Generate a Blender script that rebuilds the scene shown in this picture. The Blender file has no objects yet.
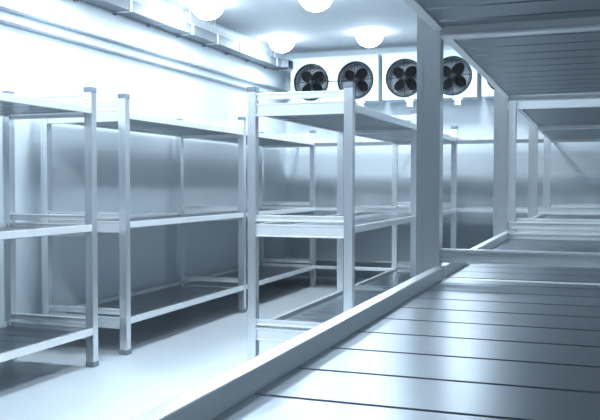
import bpy, bmesh, math
from mathutils import Vector, Matrix
PI = math.pi
scene = bpy.context.scene
COL = scene.collection

# ------------------------------------------------------------------ materials
def pbr(name, col, rough=0.5, metal=0.0, spec=0.5, aniso=0.0, noise=None, bump=None):
    m = bpy.data.materials.new(name); m.use_nodes = True
    nt = m.node_tree; b = nt.nodes['Principled BSDF']
    b.inputs['Base Color'].default_value = (*col, 1)
    b.inputs['Roughness'].default_value = rough
    b.inputs['Metallic'].default_value = metal
    b.inputs['Specular IOR Level'].default_value = spec
    b.inputs['Anisotropic'].default_value = aniso
    if noise:                               # (scale vector, amount on colour, amount on roughness)
        sc, dc, dr = noise
        tc = nt.nodes.new('ShaderNodeTexCoord'); mp = nt.nodes.new('ShaderNodeMapping')
        mp.inputs['Scale'].default_value = sc
        nz = nt.nodes.new('ShaderNodeTexNoise'); nz.inputs['Scale'].default_value = 1.0
        nz.inputs['Detail'].default_value = 3.0
        nt.links.new(tc.outputs['Object'], mp.inputs['Vector'])
        nt.links.new(mp.outputs['Vector'], nz.inputs['Vector'])
        r1 = nt.nodes.new('ShaderNodeMapRange')
        r1.inputs['To Min'].default_value = max(0.02, rough - dr); r1.inputs['To Max'].default_value = rough + dr
        nt.links.new(nz.outputs['Fac'], r1.inputs['Value'])
        nt.links.new(r1.outputs['Result'], b.inputs['Roughness'])
        mx = nt.nodes.new('ShaderNodeMix'); mx.data_type = 'RGBA'
        mx.inputs['A'].default_value = (*[c * (1 - dc) for c in col], 1)
        mx.inputs['B'].default_value = (*[min(1, c * (1 + dc)) for c in col], 1)
        nt.links.new(nz.outputs['Fac'], mx.inputs['Factor'])
        nt.links.new(mx.outputs['Result'], b.inputs['Base Color'])
        if bump:
            bp = nt.nodes.new('ShaderNodeBump'); bp.inputs['Strength'].default_value = bump
            bp.inputs['Distance'].default_value = 0.001
            nt.links.new(nz.outputs['Fac'], bp.inputs['Height'])
            nt.links.new(bp.outputs['Normal'], b.inputs['Normal'])
    return m

def emit(name, col, strength):
    m = bpy.data.materials.new(name); m.use_nodes = True
    nt = m.node_tree; nt.nodes.clear()
    e = nt.nodes.new('ShaderNodeEmission'); o = nt.nodes.new('ShaderNodeOutputMaterial')
    e.inputs['Color'].default_value = (*col, 1); e.inputs['Strength'].default_value = strength
    nt.links.new(e.outputs[0], o.inputs[0])
    return m

LAMP = (0.725, 0.87, 1.0)
M = dict(
    wall=pbr('white_panel', (0.70, 0.755, 0.785), 0.45, noise=((0.7, 0.7, 0.7), 0.02, 0.03)),
    ceiling=pbr('ceiling_panel', (0.62, 0.65, 0.675), 0.75, spec=0.2, noise=((0.6, 0.6, 0.6), 0.02, 0.03)),
    floor=pbr('pale_epoxy', (0.80, 0.835, 0.855), 0.38, noise=((1.3, 1.3, 1.3), 0.03, 0.06)),
    cove=pbr('cove_profile', (0.72, 0.79, 0.83), 0.45),
    alu=pbr('satin_aluminium', (0.84, 0.86, 0.88), 0.23, 0.8),
    beam=pbr('bright_aluminium', (0.91, 0.92, 0.93), 0.27, 0.3),
    deck=pbr('brushed_deck', (0.27, 0.30, 0.33), 0.31, 0.92),
    cap=pbr('grey_plastic', (0.24, 0.28, 0.32), 0.5),
    casing=pbr('white_casing', (0.66, 0.74, 0.78), 0.4),
    coil=pbr('coil_grey', (0.30, 0.335, 0.37), 0.5, 0.1, noise=((4, 4, 220), 0.3, 0.05)),
    black=pbr('black_fan', (0.003, 0.0032, 0.0036), 0.6, spec=0.15),
    wire=pbr('dark_wire', (0.012, 0.014, 0.016), 0.5, spec=0.25),
    zinc=pbr('zinc_duct', (0.22, 0.24, 0.265), 0.4, 0.75, noise=((2, 45, 2), 0.16, 0.06)),
    strap=pbr('pale_strap', (0.8, 0.84, 0.87), 0.4, 0.3),
    dark=pbr('duct_mouth_shade', (0.08, 0.09, 0.1), 0.7),
    pipe=pbr('pipe_grey', (0.50, 0.55, 0.60), 0.38, 0.3),
    lamp=emit('lamp_glow', LAMP, 13.0),
    added_door=pbr('added_dark_door', (0.16, 0.17, 0.18), 0.5),
    base=pbr('lamp_base', (0.85, 0.88, 0.9), 0.4),
)

# ------------------------------------------------------------------ mesh helpers
def box(bm, x0, x1, y0, y1, z0, z1):
    vs = [bm.verts.new((x, y, z)) for x in (x0, x1) for y in (y0, y1) for z in (z0, z1)]
    for f in ((0, 1, 3, 2), (4, 6, 7, 5), (0, 4, 5, 1), (2, 3, 7, 6), (0, 2, 6, 4), (1, 5, 7, 3)):
        bm.faces.new([vs[i] for i in f])

def prism(bm, prof, axis, a0, a1):
    """closed profile swept along an axis. prof holds the two other coordinates, in x<y<z order"""
    def pt(p, a):
        return {'x': (a, p[0], p[1]), 'y': (p[0], a, p[1]), 'z': (p[0], p[1], a)}[axis]
    A = [bm.verts.new(pt(p, a0)) for p in prof]; B = [bm.verts.new(pt(p, a1)) for p in prof]
    n = len(prof)
    for i in range(n):
        bm.faces.new((A[i], A[(i + 1) % n], B[(i + 1) % n], B[i]))
    bm.faces.new(A[::-1]); bm.faces.new(B)

def rod(bm, p, q, r, n=12, cap=True):
    p, q = Vector(p), Vector(q); d = (q - p).normalized()
    u = d.orthogonal().normalized(); v = d.cross(u)
    A, B = [], []
    for i in range(n):
        o = (u * math.cos(2 * PI * i / n) + v * math.sin(2 * PI * i / n)) * r
        A.append(bm.verts.new(p + o)); B.append(bm.verts.new(q + o))
    for i in range(n):
        bm.faces.new((A[i], A[(i + 1) % n], B[(i + 1) % n], B[i]))
    if cap: bm.faces.new(A[::-1]); bm.faces.new(B)

def torus(bm, c, R, r, n=48, k=6):
    """ring in the xz plane round c"""
    rows = []
    for i in range(n):
        a = 2 * PI * i / n
        rows.append([bm.verts.new((c[0] + (R + r * math.cos(2 * PI * j / k)) * math.cos(a),
                                   c[1] + r * math.sin(2 * PI * j / k),
                                   c[2] + (R + r * math.cos(2 * PI * j / k)) * math.sin(a))) for j in range(k)])
    for i in range(n):
        for j in range(k):
            bm.faces.new((rows[i][j], rows[(i + 1) % n][j], rows[(i + 1) % n][(j + 1) % k], rows[i][(j + 1) % k]))

def mesh(name, bm, mat, bevel=0, smooth=False):
    bmesh.ops.recalc_face_normals(bm, faces=bm.faces)
    if bevel:
        es = [e for e in bm.edges if len(e.link_faces) == 2 and e.calc_face_angle(0) > 0.6]
        bmesh.ops.bevel(bm, geom=es, offset=bevel, segments=2, profile=0.6, affect='EDGES', clamp_overlap=True)
    me = bpy.data.meshes.new(name); bm.to_mesh(me); bm.free()
    me.materials.append(M[mat])
    if smooth:
        for p in me.polygons: p.use_smooth = True
    return me

def put(name, me, parent=None, loc=(0, 0, 0), rot=(0, 0, 0)):
    o = bpy.data.objects.new(name, me); COL.objects.link(o)
    o.location = loc; o.rotation_euler = rot
    if parent: o.parent = parent
    return o

def thing(name, loc, label, cat, group=None):
    o = bpy.data.objects.new(name, None); COL.objects.link(o); o.location = loc
    o.empty_display_size = 0.1
    o['label'] = label; o['category'] = cat
    if group: o['group'] = group
    return o

def struct(name, bm, mat, bevel=0):
    o = put(name, mesh(name, bm, mat, bevel)); o['kind'] = 'structure'
    return o

def nb(): return bmesh.new()

# ------------------------------------------------------------------ the room
XL, XR, YF, YB, ZC = -3.80, 1.45, -2.6, 9.88, 2.87
b = nb(); box(b, XL - .1, XR + .1, YF - .1, YB + .1, -.1, 0); struct('floor', b, 'floor')
b = nb(); box(b, XL - .1, XR + .1, YF - .1, YB + .1, ZC, ZC + .1); struct('ceiling', b, 'ceiling')
b = nb(); box(b, XL - .1, XL, YF - .1, YB + .1, 0, ZC); struct('wall_left', b, 'wall')
b = nb(); box(b, XR, XR + .1, YF - .1, YB + .1, 0, ZC); struct('wall_right', b, 'wall')
b = nb(); box(b, XL, XR, YB, YB + .1, 0, ZC); struct('wall_back', b, 'wall')
b = nb(); box(b, XL, XR, YF - .1, YF, 0, ZC); struct('wall_front', b, 'wall')

b = nb(); box(b, -2.35, -.75, YF + .002, YF + .05, .01, 2.15); ADDED_DOOR = struct('added_door_1', b, 'added_door', .004)  # unseen door behind the camera, added so the foreground post reflects something dark
b = nb(); box(b, -.95, -.91, YF + .051, YF + .10, .95, 1.20); put('added_door_handle', mesh('added_door_handle', b, 'alu', .006), ADDED_DOOR)

def cove(s, drop):
    """hollow quarter-round profile: corner at origin, room towards +u, -v"""
    pts = [(0, 0), (s, 0)]
    for i in range(1, 6):
        a = PI / 2 * i / 6
        pts.append((s - s * math.sin(a), -drop + drop * math.cos(a)))
    return pts + [(0, -drop)]
b = nb(); prism(b, [(XL + .001 + u * .9, ZC - .001 + v) for u, v in cove(.045, .045)], 'y', YF + .01, YB - .01)
struct('trim_1', b, 'cove')
b = nb(); prism(b, [(YB - .001 - u, ZC - .001 + v) for u, v in cove(.07, .075)], 'x', XL + .05, XR - .01)
struct('trim_2', b, 'cove')
b = nb(); prism(b, [(XL + .001 + u, YB - .001 + v) for u, v in cove(.06, .06)], 'z', .001, ZC - .08)
struct('trim_3', b, 'wall')

# ------------------------------------------------------------------ shelving racks
H = 1.80; W = .055; HW = W / 2; LEV = (.257, .924, 1.691); RT = (.314, .982, 1.757)

def post_mesh(flange=0):
    c, g, d = HW, .009, .0015
    prof = [(-c, -c), (-g, -c), (-g, -c + d), (g, -c + d), (g, -c), (c, -c),
            (c, -g), (c - d, -g), (c - d, g), (c, g), (c, c),
            (g, c), (g, c - d), (-g, c - d), (-g, c), (-c, c),
            (-c, g), (-c + d, g), (-c + d, -g), (-c, -g)]
    b = nb(); prism(b, prof, 'z', .03, H - .03)
    if flange:
        x0, x1 = (c, c + .015) if flange > 0 else (-c - .015, -c)
        box(b, x0, x1, -c, c, .04, H - .05)
    return mesh('post', b, 'alu')
POST, POST_L, POST_R = post_mesh(), post_mesh(1), post_mesh(-1)
b = nb(); box(b, -.031, .031, -.031, .031, H - .033, H); CAP = mesh('post_cap', b, 'cap', .005)
b = nb(); box(b, -.031, .031, -.031, .031, 0, .035); FOOT = mesh('post_foot', b, 'cap', .004)

def lipped(t, h, lip=.008):
    """upright channel profile with rounded top and bottom lips: (depth, height from 0 to -h)"""
    a, i = t / 2, t / 2 - .007
    return [(-a + .003, 0), (a - .003, 0), (a, -.003), (a, -lip), (i, -lip - .003), (i, -h + lip + .003), (a, -h + lip),
            (a, -h + .003), (a - .003, -h), (-a + .003, -h), (-a, -h + .003), (-a, -h + lip), (-i, -h + lip + .003),
            (-i, -lip - .003), (-a, -lip), (-a, -.003)]

def rack(x0, x1, ys, label, flange=False, axis=None):
    """x0, x1: the two lines of posts; ys: the frames along the room"""
    root = thing('shelving_rack', ((x0 + x1) / 2, ys[0], 0), label, 'shelf', 'three-tier metal shelving racks')
    hx = (x1 - x0) / 2
    fx = HW + .015 if flange else HW                     # where cross members meet the posts
    ya = [y - ys[0] for y in ys]
    for k, y in enumerate(ya):
        for s in (-1, 1):
            me = (POST_L if s < 0 else POST_R) if flange else POST
            p = put('post', me, root, (s * hx, y, 0))
            put('post_cap', CAP, p); put('post_foot', FOOT, p)
        mid = 0 < k < len(ya) - 1
        for L, R in zip(LEV, RT):
            top = L - .031 if mid else L; bot = L - .080
            b = nb(); prism(b, [(y + u, top + v) for u, v in lipped(.053 if mid else .03, top - bot)], 'x', -hx + fx, hx - fx)
            put('cross_beam', mesh('cross_beam', b, 'beam'), root)
            b = nb(); prism(b, [(y + u, R + v) for u, v in lipped(.026, .041)], 'x', -hx + fx, hx - fx)
            put('cross_rail', mesh('cross_rail', b, 'beam'), root)
    for k in range(len(ya) - 1):
        s0, s1 = ya[k] + HW, ya[k + 1] - HW
        for L in LEV:
            for s in (-1, 1):
                e0, e1 = (HW - .004, HW + .024) if flange else (HW - .0275, HW)   # inboard or flush outside
                a, c = (-hx + e0, -hx + e1) if flange else (-hx - e1, -hx - e0)
                if s > 0: a, c = -c, -a
                b = nb(); lt = L + (-.016 if L > 1.5 else .004 if flange else -.003); box(b, a, c, s0, s1, lt - .044, lt)
                put('long_beam', mesh('long_beam', b, 'beam', .003), root)
            inn = hx - (HW + .024 if flange else 0) - .001
            b = nb(); n = 0
            y = s0 + .002
            first = .165 if not flange else .165 * (1 + math.floor((s0 + ys[0] - 1.154) / .165)) + 1.154 - s0 - ys[0]
            if first < .03: first += .165
            while y < s1 - .01:
                ye = min(y + (first if n == 0 else .165), s1 - .002)
                if s1 - ye < .03: ye = s1 - .002
                t = L - .030
                yy0, yy1 = y + .002, ye - .002
                prism(b, [(yy0, t - .015), (yy0, t - .003), (yy0 + .003, t), (yy1 - .003, t), (yy1, t - .003), (yy1, t - .015),
                          (yy1 - .007, t - .022), (yy0 + .007, t - .022)], 'x', -inn, inn)
                y = ye; n += 1
            put('shelf_deck', mesh('shelf_deck', b, 'deck'), root)
    return root

rack(-3.70, -3.055, (.52, 2.48, 4.445), 'metal rack by the left wall nearest the camera, cut by the left edge')
rack(-3.70, -3.055, (4.84, 6.82, 8.80), 'bare metal rack against the left wall beyond the narrow gap, reaching the far corner')
rack(-2.068, -1.425, (4.79, 6.70, 8.70), 'freestanding metal rack in the middle of the room, its end frame facing the camera')
rack(-.480, .165, (.44, 2.437, 4.383), 'large foreground metal rack whose wide brushed shelf fills the lower right', True)
rack(-.480, .165, (4.85, 6.71, 8.68), 'far right metal rack standing behind the large foreground rack, near the back wall', True)

# three tiers of long shelves along the back wall, behind the ends of the racks
def wall_shelf(L, label):
    y0, y1, x0, x1 = 8.775, 9.56, XL + .07, XR - .03
    root = thing('wall_shelf', ((x0 + x1) / 2, y0, L), label, 'shelf', 'long shelves along the back wall')
    h = (x1 - x0) / 2; d = y1 - y0
    for nm, a, c in (('front_beam', 0, .026), ('rear_beam', d - .026, d)):
        b = nb(); box(b, -h, h, a, c, -.036, 0); put(nm, mesh(nm, b, 'beam', .003), root)
    b = nb(); x = -h
    while x < h - .01:
        xe = min(x + .165, h)
        box(b, x + .002, xe - .002, .027, d - .027, -.036, -.016); x = xe
    put('shelf_deck', mesh('shelf_deck', b, 'deck'), root)
    for x in (-h + .1, -.9, .7, h - .2):
        b = nb(); box(b, x - .015, x + .015, d + .0005, YB - y0 - .001, -.034, -.012)
        put('wall_bracket', mesh('wall_bracket', b, 'beam', .003), root)
for L, w in zip(LEV, ('bottom', 'middle', 'top')):
    wall_shelf(L - .003, f'{w} of the three long shelves along the back wall, behind the rack ends')

# ------------------------------------------------------------------ evaporator units with fans
FR = .205
def blade_mesh():
    b = nb(); n, m = 10, 6
    rows = []
    for i in range(n + 1):
        t = i / n
        r = .030 + t * .150
        wdt = .016 + .049 * math.sin(PI * min(1, t * .86 + .10)) ** .8
        if t > .8: wdt *= math.sqrt(max(.02, 1 - ((t - .8) / .2) ** 2 * .93))
        pitch = math.radians(28 - 12 * t)
        row = []
        for j in range(m + 1):
            u = (j / m - .5) * 2 * wdt
            x = u * math.cos(pitch) + .012 * t
            yv = u * math.sin(pitch) + .008 * (1 - (2 * j / m - 1) ** 2)
            row.append((x, yv, r))
        rows.append(row)
    for off, sgn in ((0, 1), (.0025, -1)):
        V = [[b.verts.new((x, y + off, z)) for x, y, z in row] for row in rows]
        for i in range(n):
            for j in range(m):
                b.faces.new((V[i][j], V[i][j + 1], V[i + 1][j + 1], V[i + 1][j]))
        if off == 0: V0 = V
    for i in range(n):
        for j in (0, m):
            b.faces.new((V0[i][j], V0[i + 1][j], V[i + 1][j], V[i][j]))
    for j in range(m):
        for i in (0, n):
            b.faces.new((V0[i][j], V0[i][j + 1], V[i][j + 1], V[i][j]))
    return mesh('fan_blade', b, 'black', 0, True)
BLADE = blade_mesh()
b = nb(); rod(b, (0, -.02, 0), (0, .05, 0), .036, 24); HUB = mesh('fan', b, 'wire', .004)
b = nb()
torus(b, (0, -.012, 0), FR + .012, .0095); torus(b, (0, -.02, 0), FR - .006, .0045)
for k in range(1, 9): torus(b, (0, -.030 + .012 * (k / 9) ** 2, 0), FR * k / 9.4, .0016, 40, 4)
for k in range(4):
    a = k * PI / 2 + .03
    d = Vector((math.cos(a), 0, math.sin(a)))
    rod(b, d * .02 + Vector((0, -.032, 0)), d * (FR + .018) + Vector((0, -.016, 0)), .0042, 6)
for k in range(12):
    a = k * PI / 6 + .29
    d = Vector((math.cos(a), 0, math.sin(a)))
    rod(b, d * .03 + Vector((0, -.030, 0)), d * FR + Vector((0, -.016, 0)), .0013, 4)
rod(b, (0, -.038, 0), (0, -.028, 0), .022, 16)
GUARD = mesh('fan_guard', b, 'wire')
b = nb(); n = 48
A = [b.verts.new((FR * math.cos(2 * PI * i / n), 0, FR * math.sin(2 * PI * i / n))) for i in range(n)]
B = [b.verts.new((FR * math.cos(2 * PI * i / n), .14, FR * math.sin(2 * PI * i / n))) for i in range(n)]
for i in range(n): b.faces.new((A[i], A[(i + 1) % n], B[(i + 1) % n], B[i]))
b.faces.new(B)
SHROUD = mesh('fan_shroud', b, 'coil')

UY, UZ0, UZ1, UW = 9.48, 2.19, 2.738, 1.115
FX = (.268, .835); FZ = 2.442
def evaporator(x0, label, rots):
    root = thing('evaporator_unit', (x0 + UW / 2, UY, UZ0), label, 'fan unit', 'twin-fan cooling units on the back wall')
    h = UW / 2; zt = UZ1 - UZ0; dpt = YB - UY - .002
    b = nb()
    # shell: back, top, bottom, sides, then a front plate with two round openings
    P = {}
    for x in (-h, h):
        for y in (0, dpt):
            for z in (0, zt): P[x, y, z] = b.verts.new((x, y, z))
    q = lambda *k: b.faces.new([P[i] for i in k])
    q((-h, dpt, 0), (h, dpt, 0), (h, dpt, zt), (-h, dpt, zt))
    q((-h, 0, 0), (h, 0, 0), (h, dpt, 0), (-h, dpt, 0)); q((-h, 0, zt), (-h, dpt, zt), (h, dpt, zt), (h, 0, zt))
    q((-h, 0, 0), (-h, dpt, 0), (-h, dpt, zt), (-h, 0, zt)); q((h, 0, 0), (h, 0, zt), (h, dpt, zt), (h, dpt, 0))
    mid = (FX[0] + FX[1]) / 2 - h
    for fx, xa, xb in ((FX[0] - h, -h, mid), (FX[1] - h, mid, h)):
        cz = FZ - UZ0
        corners = [math.atan2(z - cz, x - fx) for x in (xa, xb) for z in (0, zt)]
        ang = sorted([2 * PI * i / 48 - PI for i in range(48)] + corners)
        inner, outer = [], []
        for a in ang:
            c, s = math.cos(a), math.sin(a)
            tx = ((xb if c > 0 else xa) - fx) / c if abs(c) > 1e-9 else 1e9
            tz = ((zt if s > 0 else 0) - cz) / s if abs(s) > 1e-9 else 1e9
            t = min(tx, tz)
            inner.append(b.verts.new((fx + FR * c, 0, cz + FR * s))); outer.append(b.verts.new((fx + t * c, 0, cz + t * s)))
        for i in range(len(ang)):
            j = (i + 1) % len(ang)
            b.faces.new((inner[i], inner[j], outer[j], outer[i]))
    bmesh.ops.remove_doubles(b, verts=b.verts, dist=1e-5)
    put('casing', mesh('casing', b, 'casing'), root)
    for fx, r0 in zip(FX, rots):
        c = (fx - h, 0, FZ - UZ0)
        put('fan_shroud', SHROUD, root, c)
        hub = put('fan', HUB, root, (c[0], .045, c[2]))
        for k in range(4): put('fan_blade', BLADE, hub, (0, 0, 0), (0, r0 + k * PI / 2, 0))
        put('fan_guard', GUARD, root, c)
        d = nb(); x = fx - h + .06
        box(d, x - .055, x + .055, .01, .09, -.026, -.001); box(d, x - .036, x + .036, .02, .08, -.085, -.026)
        put('drain_fitting', mesh('drain_fitting', d, 'strap', .004), root)
    d = nb()
    rod(d, (FX[0] - h + FR + .02, -.012, FZ - UZ0), (FX[0] - h + FR + .075, -.008, FZ - UZ0 - .004), .004, 6)
    rod(d, (FX[1] - h - FR - .075, -.008, FZ - UZ0 - .004), (FX[1] - h - FR - .02, -.012, FZ - UZ0), .004, 6)
    put('fan_cable', mesh('fan_cable', d, 'wire'), root)
evaporator(-3.580, 'leftmost white twin-fan cooling unit, next to the left wall corner and duct outlet', (.75, .62))
evaporator(-2.412, 'white twin-fan cooling unit half hidden by the tall foreground rack post', (.68, .55))
evaporator(-1.244, 'rightmost white cooling unit, mostly hidden behind the foreground rack\'s top shelf', (.6, .7))

# ------------------------------------------------------------------ duct along the left wall
D0, D1, DZ0, DZ1 = XL + .001, -3.63, 2.612, 2.706
YE = 9.30
duct = thing('air_duct', ((D0 + D1) / 2, YE, DZ0), 'long grey rectangular metal duct fixed high along the left wall just below the ceiling', 'duct')
def rel(b, name, mat, bev=0, parent=duct, smooth=False):
    me = mesh(name, b, mat, bev, smooth)
    me.transform(Matrix.Translation(-Vector(duct.location)))
    return put(name, me, parent)
b = nb(); box(b, D0, D1, 1.0, YE, DZ0, DZ1)
rel(b, 'duct_body', 'zinc', .003)
b = nb()                                                    # elbow: turns towards the room and ends in an open mouth
y0, y1, x1 = YE + .001, YE + .165, D1 + .085
for (xa, xb, ya, yb, za, zb) in ((D1 - .001, x1, y0, y0 + .004, DZ0, DZ1), (D0, x1, y1 - .004, y1, DZ0, DZ1),
                                 (D0, x1, y0, y1, DZ0, DZ0 + .004), (D0, x1, y0, y1, DZ1 - .004, DZ1)):
    box(b, xa, xb, ya, yb, za, zb)
out = rel(b, 'duct_outlet', 'zinc')
b = nb(); box(b, D1 - .05, D1 - .045, y0 + .005, y1 - .005, DZ0 + .005, DZ1 - .005)  # dark sheet standing in for the shade inside the open mouth
rel(b, 'mouth_shade_plate', 'dark', 0, out)
for i in range(9):
    y = 4.78 + i * .545
    wide = .030 if i in (2, 4, 5) else .012
    b = nb(); box(b, D0, D1 + .005, y - wide / 2, y + wide / 2, DZ0 - .003, DZ1 + .005)
    st = rel(b, 'joint_strap', 'strap' if wide > .02 else 'pipe')
    b = nb(); box(b, XL + .001, XL + .035, y - .012, y + .012, DZ0 - .022, DZ0 - .0035)
    rel(b, 'wall_clip', 'cap', .002, st)
    for x, dy in ((D1 - .03, 0), (XL + .05, .1)):
        b = nb(); rod(b, (x, y + dy, DZ1 - .001), (x, y + dy, ZC - .001), .003, 6)
        rel(b, 'hanger_rod', 'strap', 0, st)

# ------------------------------------------------------------------ pipes on the left wall
def pipe(z, label):
    x = XL + .026
    root = thing('wall_pipe', (x, 7.24, z), label, 'pipe', 'pipes on the left wall')
    b = nb(); rod(b, (0, -6.8, 0), (0, YB - 7.24 - .002, 0), .019, 20); put('pipe_run', mesh('pipe_run', b, 'pipe', 0, True), root)
    for y in (-2.07, 0):
        b = nb(); rod(b, (0, y - .012, 0), (0, y + .012, 0), .0225, 20); box(b, -.025, -.014, y - .010, y + .010, -.012, .012)
        put('pipe_clip', mesh('pipe_clip', b, 'pipe'), root)
pipe(2.378, 'upper of two parallel grey pipes running along the left wall')
pipe(2.288, 'lower of two parallel grey pipes running along the left wall')

# ------------------------------------------------------------------ ceiling lamps
def dome():
    b = nb(); n, m, r = 32, 10, .155; rows = []
    for i in range(m):
        a = PI / 2 * i / m
        rows.append([b.verts.new((r * math.cos(a) * math.cos(2 * PI * k / n), r * math.cos(a) * math.sin(2 * PI * k / n),
                                  -.02 - .145 * math.sin(a))) for k in range(n)])
    for i in range(m - 1):
        for k in range(n):
            b.faces.new((rows[i][k], rows[i][(k + 1) % n], rows[i + 1][(k + 1) % n], rows[i + 1][k]))
    t = b.verts.new((0, 0, -.165))
    for k in range(n): b.faces.new((rows[-1][k], rows[-1][(k + 1) % n], t))
    return mesh('lamp_dome', b, 'lamp', 0, True)
DOME = dome()
b = nb(); rod(b, (0, 0, -.022), (0, 0, -.001), .150, 32); BASE = mesh('lamp_base', b, 'base')
LB = {(-3.43, 8.78): 'glowing white dome ceiling lamp above the duct outlet, far end of left lamp row',
      (-2.38, 8.78): 'glowing white dome ceiling lamp in front of the fans of the middle cooling unit',
      (-3.40, 6.82): 'glowing white dome ceiling lamp above the middle of the duct, nearer in left row',
      (-2.34, 6.82): 'glowing white dome ceiling lamp cut by the top edge, right of the duct'}
for y in (8.78, 6.82, 5.0, 3.2, 1.4):
    for x in {8.78: (-3.43, -2.38, -1.32), 6.82: (-3.40, -2.34, -1.30), 5.0: (-3.40, -2.36, -1.32), 3.2: (-3.40, -2.36, -1.32), 1.4: (-3.40, -2.36)}[y]:
        lb = LB.get((x, y), 'glowing white dome ceiling lamp outside the photograph or hidden behind the top shelf')
        t = thing('ceiling_lamp', (x, y, ZC), lb, 'lamp', 'dome ceiling lamps')
        put('lamp_base', BASE, t); put('lamp_dome', DOME, t)
        ld = bpy.data.lights.new('lamp_light', 'AREA'); ld.shape = 'DISK'; ld.size = .26
        ld.energy = 6.3; ld.color = LAMP
        put('lamp_light', ld, t, (0, 0, -.167))

# ------------------------------------------------------------------ world, camera, view
w = bpy.data.worlds.new('world'); scene.world = w; w.use_nodes = True
w.node_tree.nodes['Background'].inputs[0].default_value = (0.5, 0.7, 0.9, 1)
w.node_tree.nodes['Background'].inputs[1].default_value = 0.0
cam = bpy.data.cameras.new('camera'); co = bpy.data.objects.new('camera', cam); COL.objects.link(co)
co.location = (0, 0, 1.1733); co.rotation_euler = (PI / 2 - .0306, 0, .3499)
cam.sensor_width = 36; cam.lens = 811.12 / 600 * 36; cam.clip_start = .02
scene.camera = co
vs = scene.view_settings
vs.view_transform = 'Standard'; vs.look = 'None'; vs.gamma = 1; vs.use_curve_mapping = False
vs.exposure = 1.1
